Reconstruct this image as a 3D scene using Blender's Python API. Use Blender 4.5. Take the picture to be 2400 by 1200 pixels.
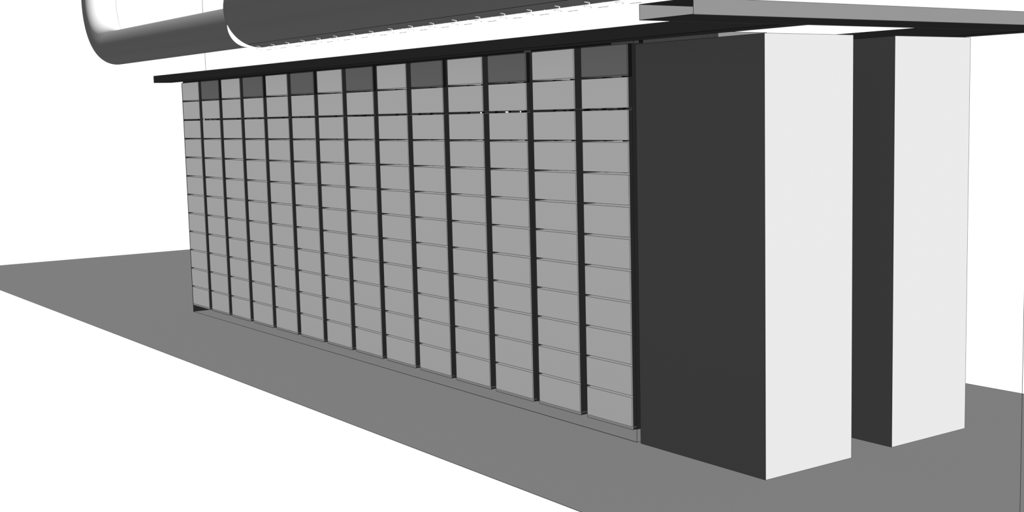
import bpy, bmesh, math
from mathutils import Vector, Matrix
C = bpy.context.scene.collection
for o in list(bpy.data.objects):
    bpy.data.objects.remove(o)

# ---------------------------------------------------------------- camera
cam_d = bpy.data.cameras.new('camera')
cam_d.sensor_fit = 'HORIZONTAL'
cam_d.sensor_width = 36.0
cam_d.lens = 36.0 * 3020.635 / 2400.0
cam_d.clip_start, cam_d.clip_end = 0.05, 500
cam = bpy.data.objects.new('camera', cam_d)
C.objects.link(cam)
a, b, c = 0.61377, -0.11078, -0.02466
fw = Vector((-math.cos(a) * math.cos(b), math.sin(a) * math.cos(b), math.sin(b)))
ri = fw.cross(Vector((0, 0, 1))).normalized()
up = ri.cross(fw)
r2 = ri * math.cos(c) + up * math.sin(c)
u2 = -ri * math.sin(c) + up * math.cos(c)
m = Matrix((r2, u2, -fw)).transposed().to_4x4()
m.translation = Vector((4.7938, -4.1108, 1.65))
cam.matrix_world = m
bpy.context.scene.camera = cam

# ---------------------------------------------------------------- world, lights, exposure
w = bpy.data.worlds.new('white_surround')
bpy.context.scene.world = w
w.use_nodes = True
w.node_tree.nodes['Background'].inputs[0].default_value = (1, 1, 1, 1)
w.node_tree.nodes['Background'].inputs[1].default_value = 1.02
vs = bpy.context.scene.view_settings
vs.view_transform = 'Standard'
vs.look = 'None'
vs.exposure = 0.0
vs.gamma = 1.0
vs.use_curve_mapping = False


def sun(name, to_light, irr):
    d = bpy.data.lights.new(name, 'SUN')
    d.energy = irr * math.pi
    d.angle = 0.0
    d.use_shadow = False          # the place is lit evenly, nothing in it throws a shadow
    o = bpy.data.objects.new(name, d)
    o.rotation_euler = Vector(to_light).normalized().to_track_quat('Z', 'Y').to_euler()
    C.objects.link(o)


sun('side_sun', (math.cos(math.radians(19)), math.sin(math.radians(19)), 0), 97.8)
sun('top_sun', (0, math.sin(math.radians(10)), math.cos(math.radians(10))), 15)
g = (1 + 5 ** 0.5) / 2
for s1 in (1, -1):                # added fill suns: even soft light from every side
    for s2 in (1, -1):
        sun('fill_sun', (0, s1, s2 * g), 1.43)
        sun('fill_sun', (s1, s2 * g, 0), 1.43)
        sun('fill_sun', (s2 * g, 0, s1), 1.43)


# ---------------------------------------------------------------- materials
def mat(name, v):
    mt = bpy.data.materials.new(name)
    mt.use_nodes = True
    nt = mt.node_tree
    nt.nodes.clear()
    out = nt.nodes.new('ShaderNodeOutputMaterial')
    df = nt.nodes.new('ShaderNodeBsdfDiffuse')
    df.inputs['Color'].default_value = (v, v, v, 1)
    nt.links.new(df.outputs[0], out.inputs[0])
    return mt


M_floor = mat('grey_floor', 0.0108)
M_line = mat('edge_line', 0.0004)
M_pillar = mat('pillar_paint', 0.0085)
M_tray = mat('dark_tray_metal', 0.0032)
M_pipe = mat('duct_metal', 0.0151)
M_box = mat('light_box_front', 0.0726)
M_boxtop = mat('box_top_dimmed', 0.0172)  # box top faces, darkened in colour to offset the top sun
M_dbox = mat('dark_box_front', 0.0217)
M_dtop = mat('dark_box_top_dimmed', 0.0053)  # dark box tops, darkened in colour the same way
M_black = mat('black_shaded_side', 0.0002)  # box sides: shade put into the colour, offsetting the side sun; also black panels
M_black2 = mat('deep_black_shaded_side', 0.00007)  # same shade in the colour for dark box sides; also black top bands
M_tray2 = mat('base_tray_front', 0.0445)
M_cover = mat('cover_strip', 0.0106)
M_band = mat('side_band', 0.00053)
M_white = mat('white_plate', 0.26)
M_disc = mat('nozzle_face', 0.10)
M_rim = mat('nozzle_rim', 0.003)


# ---------------------------------------------------------------- mesh helpers
def box(bm, x0, x1, y0, y1, z0, z1, ms=0):
    """ms: one slot, or six slots (-x,+x,-y,+y,-z,+z)"""
    v = [bm.verts.new((x, y, z)) for z in (z0, z1) for y in (y0, y1) for x in (x0, x1)]
    F = [(0, 4, 6, 2), (1, 3, 7, 5), (0, 1, 5, 4), (2, 6, 7, 3), (0, 2, 3, 1), (4, 5, 7, 6)]
    for i, q in enumerate(F):
        f = bm.faces.new([v[k] for k in q])
        f.material_index = ms if isinstance(ms, int) else ms[i]


def bar(bm, p, q, wd, slot=1):
    p, q = Vector(p), Vector(q)
    d = (q - p).normalized()
    n = d.orthogonal().normalized() if abs(d.z) < .9 else Vector((1, 0, 0))
    if abs(d.z) < .9:
        n = Vector((0, 0, 1))
    t = d.cross(n).normalized()
    h = wd / 2
    R = []
    for e in (p - d * h, q + d * h):
        R.append([bm.verts.new(e + n * i * h + t * j * h) for i, j in ((-1, -1), (1, -1), (1, 1), (-1, 1))])
    for k in range(4):
        f = bm.faces.new((R[0][k], R[0][(k + 1) % 4], R[1][(k + 1) % 4], R[1][k]))
        f.material_index = slot
    for r_ in R:
        bm.faces.new(r_).material_index = slot


def box_edges(bm, x0, x1, y0, y1, z0, z1, wd, slot=1):
    for y in (y0, y1):
        for z in (z0, z1):
            bar(bm, (x0, y, z), (x1, y, z), wd, slot)
    for x in (x0, x1):
        for z in (z0, z1):
            bar(bm, (x, y0, z), (x, y1, z), wd, slot)
        for y in (y0, y1):
            bar(bm, (x, y, z0), (x, y, z1), wd, slot)


def obj(name, bm, mats, parent=None, smooth=False, loc=None):
    bmesh.ops.recalc_face_normals(bm, faces=bm.faces)
    me = bpy.data.meshes.new(name)
    bm.to_mesh(me)
    bm.free()
    for x in (mats if isinstance(mats, (list, tuple)) else [mats]):
        me.materials.append(x)
    if smooth:
        for p in me.polygons:
            p.use_smooth = True
    o = bpy.data.objects.new(name, me)
    C.objects.link(o)
    if parent:
        o.parent = parent
    if loc:
        o.location = loc
    return o


def empty(name, loc):
    o = bpy.data.objects.new(name, None)
    o.location = loc
    o.empty_display_size = .1
    C.objects.link(o)
    return o


def tag(o, label, cat, group=None):
    o['label'] = label
    o['category'] = cat
    if group:
        o['group'] = group


def B():
    return bmesh.new()


# ---------------------------------------------------------------- setting
FX0, FX1, FY0, FY1 = -11.088, 2.717, -0.912, 2.348
bm = B()
box(bm, FX0, FX1, FY0, FY1, -0.0012, 0.0)
bar(bm, (FX0, FY0, 0), (FX1, FY0, 0), .0018)
bar(bm, (FX1, FY0, 0), (FX1, FY1, 0), .0018)
bar(bm, (FX0, FY1, 0), (FX1, FY1, 0), .0025)
bar(bm, (FX0, FY0, 0), (FX0, FY1, 0), .0040)
fl = obj('floor', bm, [M_floor, M_line])
fl['kind'] = 'structure'
bm = B()
bar(bm, (FX0, FY1, 0.003), (FX0, FY1, 4.6), .0035, 0)
t_ = obj('trim_1', bm, [M_line]); t_['kind'] = 'structure'
bm = B()
bar(bm, (FX1, FY0, 0.003), (FX1, FY0, 4.6), .0010, 0)
t_ = obj('trim_2', bm, [M_line]); t_['kind'] = 'structure'


# ---------------------------------------------------------------- the two tall pillars
def pillar(x0, x1, y0, y1, label):
    bm = B()
    h = 1.9614
    box(bm, 0, x1 - x0, 0, y1 - y0, 0, h)
    box_edges(bm, 0, x1 - x0, 0, y1 - y0, 0.0005, h, .0016)
    o = obj('pillar', bm, [M_pillar, M_line], loc=(x0, y0, 0))
    tag(o, label, 'pillar', 'tall rectangular pillars on the grey floor')


pillar(.030, .8705, .001, .573, 'tall block pillar with a pale end face, standing directly beside the rack of boxes')
pillar(.030, .8705, .866, 1.439, 'tall block pillar with a pale end face, farther back behind the other pillar')

# pale slab behind the nearer pillar, its top edge shows above it
bm = B()
box(bm, -.02, .0042, 0, .35, 0, 2.033)
box_edges(bm, -.02, .0042, 0, .35, 0.001, 2.033, .0016)
o = obj('end_panel', bm, [M_tray, M_line], loc=(0, .5745, 0))
tag(o, 'thin grey panel behind the nearer pillar, only its top edge showing', 'panel')

# ---------------------------------------------------------------- rack of boxes
PITCH, BW, NX, NZ = .41805, .3640, 14, 12
Z0, DZ, BH = .0802, .15795, .1484
YF, YB = -.021, .53
rack = empty('storage_rack', (0, 0, 0))
tag(rack, 'long black rack frame holding the grid of grey boxes', 'rack')
for k in range(8):
    x = -PITCH * 2 * k + .0042
    if k == 7:
        x = -5.8655 + .0035
    zb = 0.0 if k == 7 else .0662
    bm = B()
    box(bm, x - .0035, x, 0, .573, zb, 1.6455)
    box(bm, x - .0035, x, 0, .573, 1.6575, 1.968)
    box(bm, x - .0035, x, 0, .16, 1.6455, 1.6575)      # small openings at the level of one joint
    box(bm, x - .0035, x, .30, .42, 1.6455, 1.6575)
    box(bm, x - .0035, x, .54, .573, 1.6455, 1.6575)
    bar(bm, (x - .0006, 0, zb), (x - .0006, 0, 1.968), .0012 if k < 4 else .002)
    obj('side_panel', bm, [M_black, M_line], rack)
    bm = B()
    box(bm, x - .0035, x, 0.012, .573, 1.968, 2.03)
    if k == 0:
        for y in (.47, .5, .55):
            bar(bm, (x, y, 1.969), (x, y, 2.03), .0015)
        box(bm, x, x + .003, .045, .07, 1.969, 2.03, 2)
    p = obj('top_band', bm, [M_band if k == 0 else M_black2, M_line, M_black2], rack)
for k in range(NX):
    xr = -PITCH * k
    bm = B()
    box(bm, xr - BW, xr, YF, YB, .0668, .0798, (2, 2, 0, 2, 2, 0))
    wd = .0018 + .0001 * k
    bar(bm, (xr - BW, YF, .0668), (xr, YF, .0668), wd)
    bar(bm, (xr - BW, YF, .0668), (xr - BW, YF, .0782), wd)
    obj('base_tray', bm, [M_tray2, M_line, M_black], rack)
    bm = B()
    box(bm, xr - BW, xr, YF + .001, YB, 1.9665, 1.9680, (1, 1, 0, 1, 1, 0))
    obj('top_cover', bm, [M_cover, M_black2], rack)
bm = B()
box(bm, -5.862, 0, .5675, .571, 1.9665, 2.045)
obj('rear_band', bm, [M_cover], rack)
bm = B()
bar(bm, (-5.8655, 0, .0011), (0.002, 0, .0011), .0022, 0)
obj('floor_rail', bm, [M_line], rack)
bm = B()
bar(bm, (0.002, 0, .0011), (0.002, .573, .0011), .0018, 0)
obj('floor_rail', bm, [M_line], rack)
bm = B()
bar(bm, (0.002, 0, .002), (0.002, 0, .066), .0018, 0)
obj('corner_post', bm, [M_line], rack)


def box_mesh(front, top, side, lw, name, feet=True):
    bm = B()
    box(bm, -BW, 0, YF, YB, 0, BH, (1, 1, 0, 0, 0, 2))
    if feet is True:
        box(bm, -.0012, 0, YF + .0005, YB, -.0095, 0, (1, 1, 1, 1, 1, 1))
    yl = YF - .0002
    # thin dark seams round the front
    for z in (lw / 2, BH - lw / 2):
        box(bm, -BW, 0, yl - .0004, YF, z - lw / 2, z + lw / 2, 3)
    box(bm, -.0085 - lw / 2, -.0085 + lw / 2, yl - .0004, YF, 0, BH, 3)
    box(bm, -lw * .6, 0.0003, yl - .0004, YF + lw, 0, BH, 3)
    box(bm, -BW - .0002, -BW + lw * .6, yl - .0004, YF, 0, BH, 3)
    # feet, set back under the box
    for x in (-BW + .03, -BW / 2, -.05) if feet is not False else ():
        for y in (.09, .30, .48):
            box(bm, x, x + .03, y, y + .04, -.0093, 0, 1)
    bmesh.ops.recalc_face_normals(bm, faces=bm.faces)
    me = bpy.data.meshes.new(name)
    bm.to_mesh(me)
    bm.free()
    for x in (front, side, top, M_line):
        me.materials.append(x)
    return me


ORD = ['first', 'second', 'third', 'fourth', 'fifth', 'sixth', 'seventh', 'eighth', 'ninth', 'tenth',
       'eleventh', 'twelfth', 'thirteenth', 'fourteenth']


def col_name(i):      # i = 0 for the leftmost column
    if i == 0:
        return 'the leftmost column'
    if i == 13:
        return 'the rightmost column, beside the pillar'
    if i < 7:
        return 'the %s column from the left' % ORD[i]
    return 'the %s column from the right' % ORD[13 - i]


for k in range(NX):
    lw = .0017 + .00007 * k
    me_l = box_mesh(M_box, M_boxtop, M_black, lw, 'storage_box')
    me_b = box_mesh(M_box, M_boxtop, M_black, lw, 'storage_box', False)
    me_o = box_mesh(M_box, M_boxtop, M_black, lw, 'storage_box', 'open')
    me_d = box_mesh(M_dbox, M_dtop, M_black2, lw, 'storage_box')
    for j in range(NZ):
        dark = (j == NZ - 1 and k % 2 == 0)
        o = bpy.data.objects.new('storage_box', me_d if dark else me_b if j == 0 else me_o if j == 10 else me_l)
        o.location = (-PITCH * k, 0, Z0 + DZ * j)
        C.objects.link(o)
        tone = 'dark' if dark else 'light'
        row = NZ - 1 - j          # 0 = top
        if row == 0:
            rn = 'topmost in'
        elif row == NZ - 1:
            rn = 'lowest in'
        elif row < 6:
            rn = '%s from the top in' % ORD[row]
        else:
            rn = '%s from the bottom in' % ORD[j]
        tag(o, '%s grey box, %s %s' % (tone, rn, col_name(13 - k)), 'box',
            'grey boxes stacked in the rack')


# ---------------------------------------------------------------- overhead trays
def tube_rect(bm, x0, x1, y0, y1, z0, z1, th, axis):
    """hollow rectangular channel, open at both ends along axis"""
    if axis == 'y':
        box(bm, x0, x0 + th, y0, y1, z0, z1)
        box(bm, x1 - th, x1, y0, y1, z0, z1)
        box(bm, x0 + th, x1 - th, y0, y1, z0, z0 + th)
        box(bm, x0 + th, x1 - th, y0, y1, z1 - th, z1)
    else:
        box(bm, x0, x1, y0, y0 + th, z0, z1)
        box(bm, x0, x1, y1 - th, y1, z0, z1)
        box(bm, x0, x1, y0 + th, y1 - th, z0, z0 + th)
        box(bm, x0, x1, y0 + th, y1 - th, z1 - th, z1)


ZT = 1.980
bm = B()
tube_rect(bm, 1.105, 1.394, -.905, 2.348, ZT, 2.038, .0015, 'y')
box_edges(bm, 1.105, 1.394, -.905, 2.348, ZT, 2.038, .0014)
o = obj('overhead_channel', bm, [M_tray, M_line])
tag(o, 'hollow rectangular channel crossing above both pillars, its near end open', 'channel', 'overhead channels')
bm = B()
tube_rect(bm, -6.128, 1.104, -.145, .008, ZT, 2.038, .0015, 'x')
box_edges(bm, -6.128, 1.104, -.145, .008, ZT, 2.038, .0018)
o = obj('overhead_channel', bm, [M_tray, M_line])
tag(o, 'long dark overhead channel running above the front of the grey boxes', 'channel', 'overhead channels')
bm = B()
tube_rect(bm, -6.128, 1.104, 1.545, 1.695, ZT, 2.036, .0015, 'x')
box_edges(bm, -6.128, 1.104, 1.545, 1.695, ZT, 2.036, .0018)
o = obj('overhead_channel', bm, [M_tray, M_line])
tag(o, 'dark overhead channel behind the farther pillar, mostly hidden', 'channel', 'overhead channels')

# ---------------------------------------------------------------- small duct with elbow
YC, ZC, RS = .718, 2.4773, .1875
XS, RB = -9.6, .55


def sweep(bm, frames, r, n=64, slot=0, cap0=True, cap1=True):
    rings = []
    for c0, e1, e2 in frames:
        rings.append([bm.verts.new(c0 + e1 * r * math.cos(2 * math.pi * i / n) + e2 * r * math.sin(2 * math.pi * i / n))
                      for i in range(n)])
    for A_, B_ in zip(rings, rings[1:]):
        for i in range(n):
            f = bm.faces.new((A_[i], A_[(i + 1) % n], B_[(i + 1) % n], B_[i]))
            f.material_index = slot
            f.smooth = True
    for on, rg in ((cap0, rings[0]), (cap1, rings[-1])):
        if on:
            bm.faces.new([bm.verts.new(v.co) for v in rg]).material_index = slot


small = empty('elbow_duct', (XS, YC, ZC))
tag(small, 'slim round duct that bends upward at its left end', 'duct')


def sob(name, bm, mats):
    o = obj(name, bm, mats, small)
    o.location = (-XS, -YC, -ZC)
    return o


ey, ez = Vector((0, 1, 0)), Vector((0, 0, 1))
bm = B()
sweep(bm, [(Vector((-6.08, YC, ZC)), ez, ey), (Vector((XS, YC, ZC)), ez, ey)], RS, cap1=False)
# dark seam round the end
sob('straight_pipe', bm, [M_pipe, M_line])
bm = B()
fr = []
for i in range(0, 25):
    t = math.pi / 2 * i / 24
    fr.append((Vector((XS - RB * math.sin(t), YC, ZC + RB - RB * math.cos(t))),
               Vector((math.sin(t), 0, math.cos(t))), ey))
sweep(bm, fr, RS, cap0=False, cap1=False)
SA = math.radians(70)            # thin dark line added to stand for the duct's right outline
sp = [f0 + (e1 * math.cos(SA) + e2 * math.sin(SA)) * (RS + .0005) for f0, e1, e2 in fr]
for p0, p1 in zip(sp[8:], sp[9:]):
    bar(bm, p0, p1, .003)
sob('elbow', bm, [M_pipe, M_line])
bm = B()
sweep(bm, [(Vector((XS - RB, YC, ZC + RB)), Vector((1, 0, 0)), ey), (Vector((XS - RB, YC, 4.6)), Vector((1, 0, 0)), ey)],
      RS, cap0=False)
bar(bm, sp[-1], Vector((sp[-1].x, sp[-1].y, 4.6)), .003)
sob('riser', bm, [M_pipe, M_line])
bm = B()
sweep(bm, [(Vector((-5.8225, YC, ZC + .06)), ez, ey), (Vector((-6.08, YC, ZC + .06)), ez, ey)], .06, n=24)
sob('spigot', bm, [M_pipe])

# ---------------------------------------------------------------- large duct
ZB, RBG, XE = 2.60, .326, -5.82
big = empty('large_duct', (XE, YC, ZB))
tag(big, 'wide round duct with a row of small nozzles along its underside', 'duct')


def bob(name, bm, mats, par=None):
    o = obj(name, bm, mats, par or big)
    if par is None:
        o.location = (-XE, -YC, -ZB)
    return o


bm = B()
sweep(bm, [(Vector((XE, YC, ZB)), ez, ey), (Vector((3.2, YC, ZB)), ez, ey)], RBG, n=96)
sl = math.radians(214)
bar(bm, (XE, YC - (RBG + .0005) * math.sin(math.radians(21.7)), ZB - (RBG + .0005) * math.cos(math.radians(21.7))),
    (3.2, YC - (RBG + .0005) * math.sin(math.radians(21.7)), ZB - (RBG + .0005) * math.cos(math.radians(21.7))), .0025)
n = 96
for i in range(n):
    t0, t1 = 2 * math.pi * i / n, 2 * math.pi * (i + 1) / n
    bar(bm, (XE, YC + RBG * math.sin(t0), ZB + RBG * math.cos(t0)), (XE, YC + RBG * math.sin(t1), ZB + RBG * math.cos(t1)), .0025)
bob('duct_body', bm, [M_pipe, M_line])


def disc(bm, cx, cy, cz, r, tilt, thick, rim, sf, sr, n=24):
    """flat round head whose face looks down and forward"""
    nv = Vector((0, -math.sin(tilt), -math.cos(tilt)))
    e1 = Vector((1, 0, 0))
    e2 = nv.cross(e1)
    c0 = Vector((cx, cy, cz))
    R = []
    for rr, off in ((r, -thick), (r, 0), (r - rim, 0)):
        R.append([bm.verts.new(c0 + nv * off + e1 * rr * math.cos(2 * math.pi * i / n) + e2 * rr * math.sin(2 * math.pi * i / n))
                  for i in range(n)])
    for q, s in ((0, sr), (1, sr)):
        for i in range(n):
            bm.faces.new((R[q][i], R[q][(i + 1) % n], R[q + 1][(i + 1) % n], R[q + 1][i])).material_index = s
    bm.faces.new(R[2]).material_index = sf
    bm.faces.new(R[0]).material_index = sr


DN, X0N = .2858, -5.73
for i in range(19):
    x = X0N + DN * i
    bm = B()
    disc(bm, x, .661, 2.2765, .023, math.radians(13), .004, .0030, 0, 1)
    bob('nozzle', bm, [M_disc, M_line])
    bm = B()
    disc(bm, x, .665, 2.2500, .023, math.radians(13), .001, .0030, 0, 1)
    box(bm, x - .0003, x + .0003, .676, .6766, 2.250, 2.276)
    bob('nozzle_ring', bm, [M_white, M_rim])
    bm = B()
    box(bm, x + .017, x + .110, .728, .731, 2.2455, 2.2475)
    box(bm, x + .0632, x + .0638, .729, .7296, 2.2475, 2.2745, 1)
    bob('bracket', bm, [M_line, M_white])
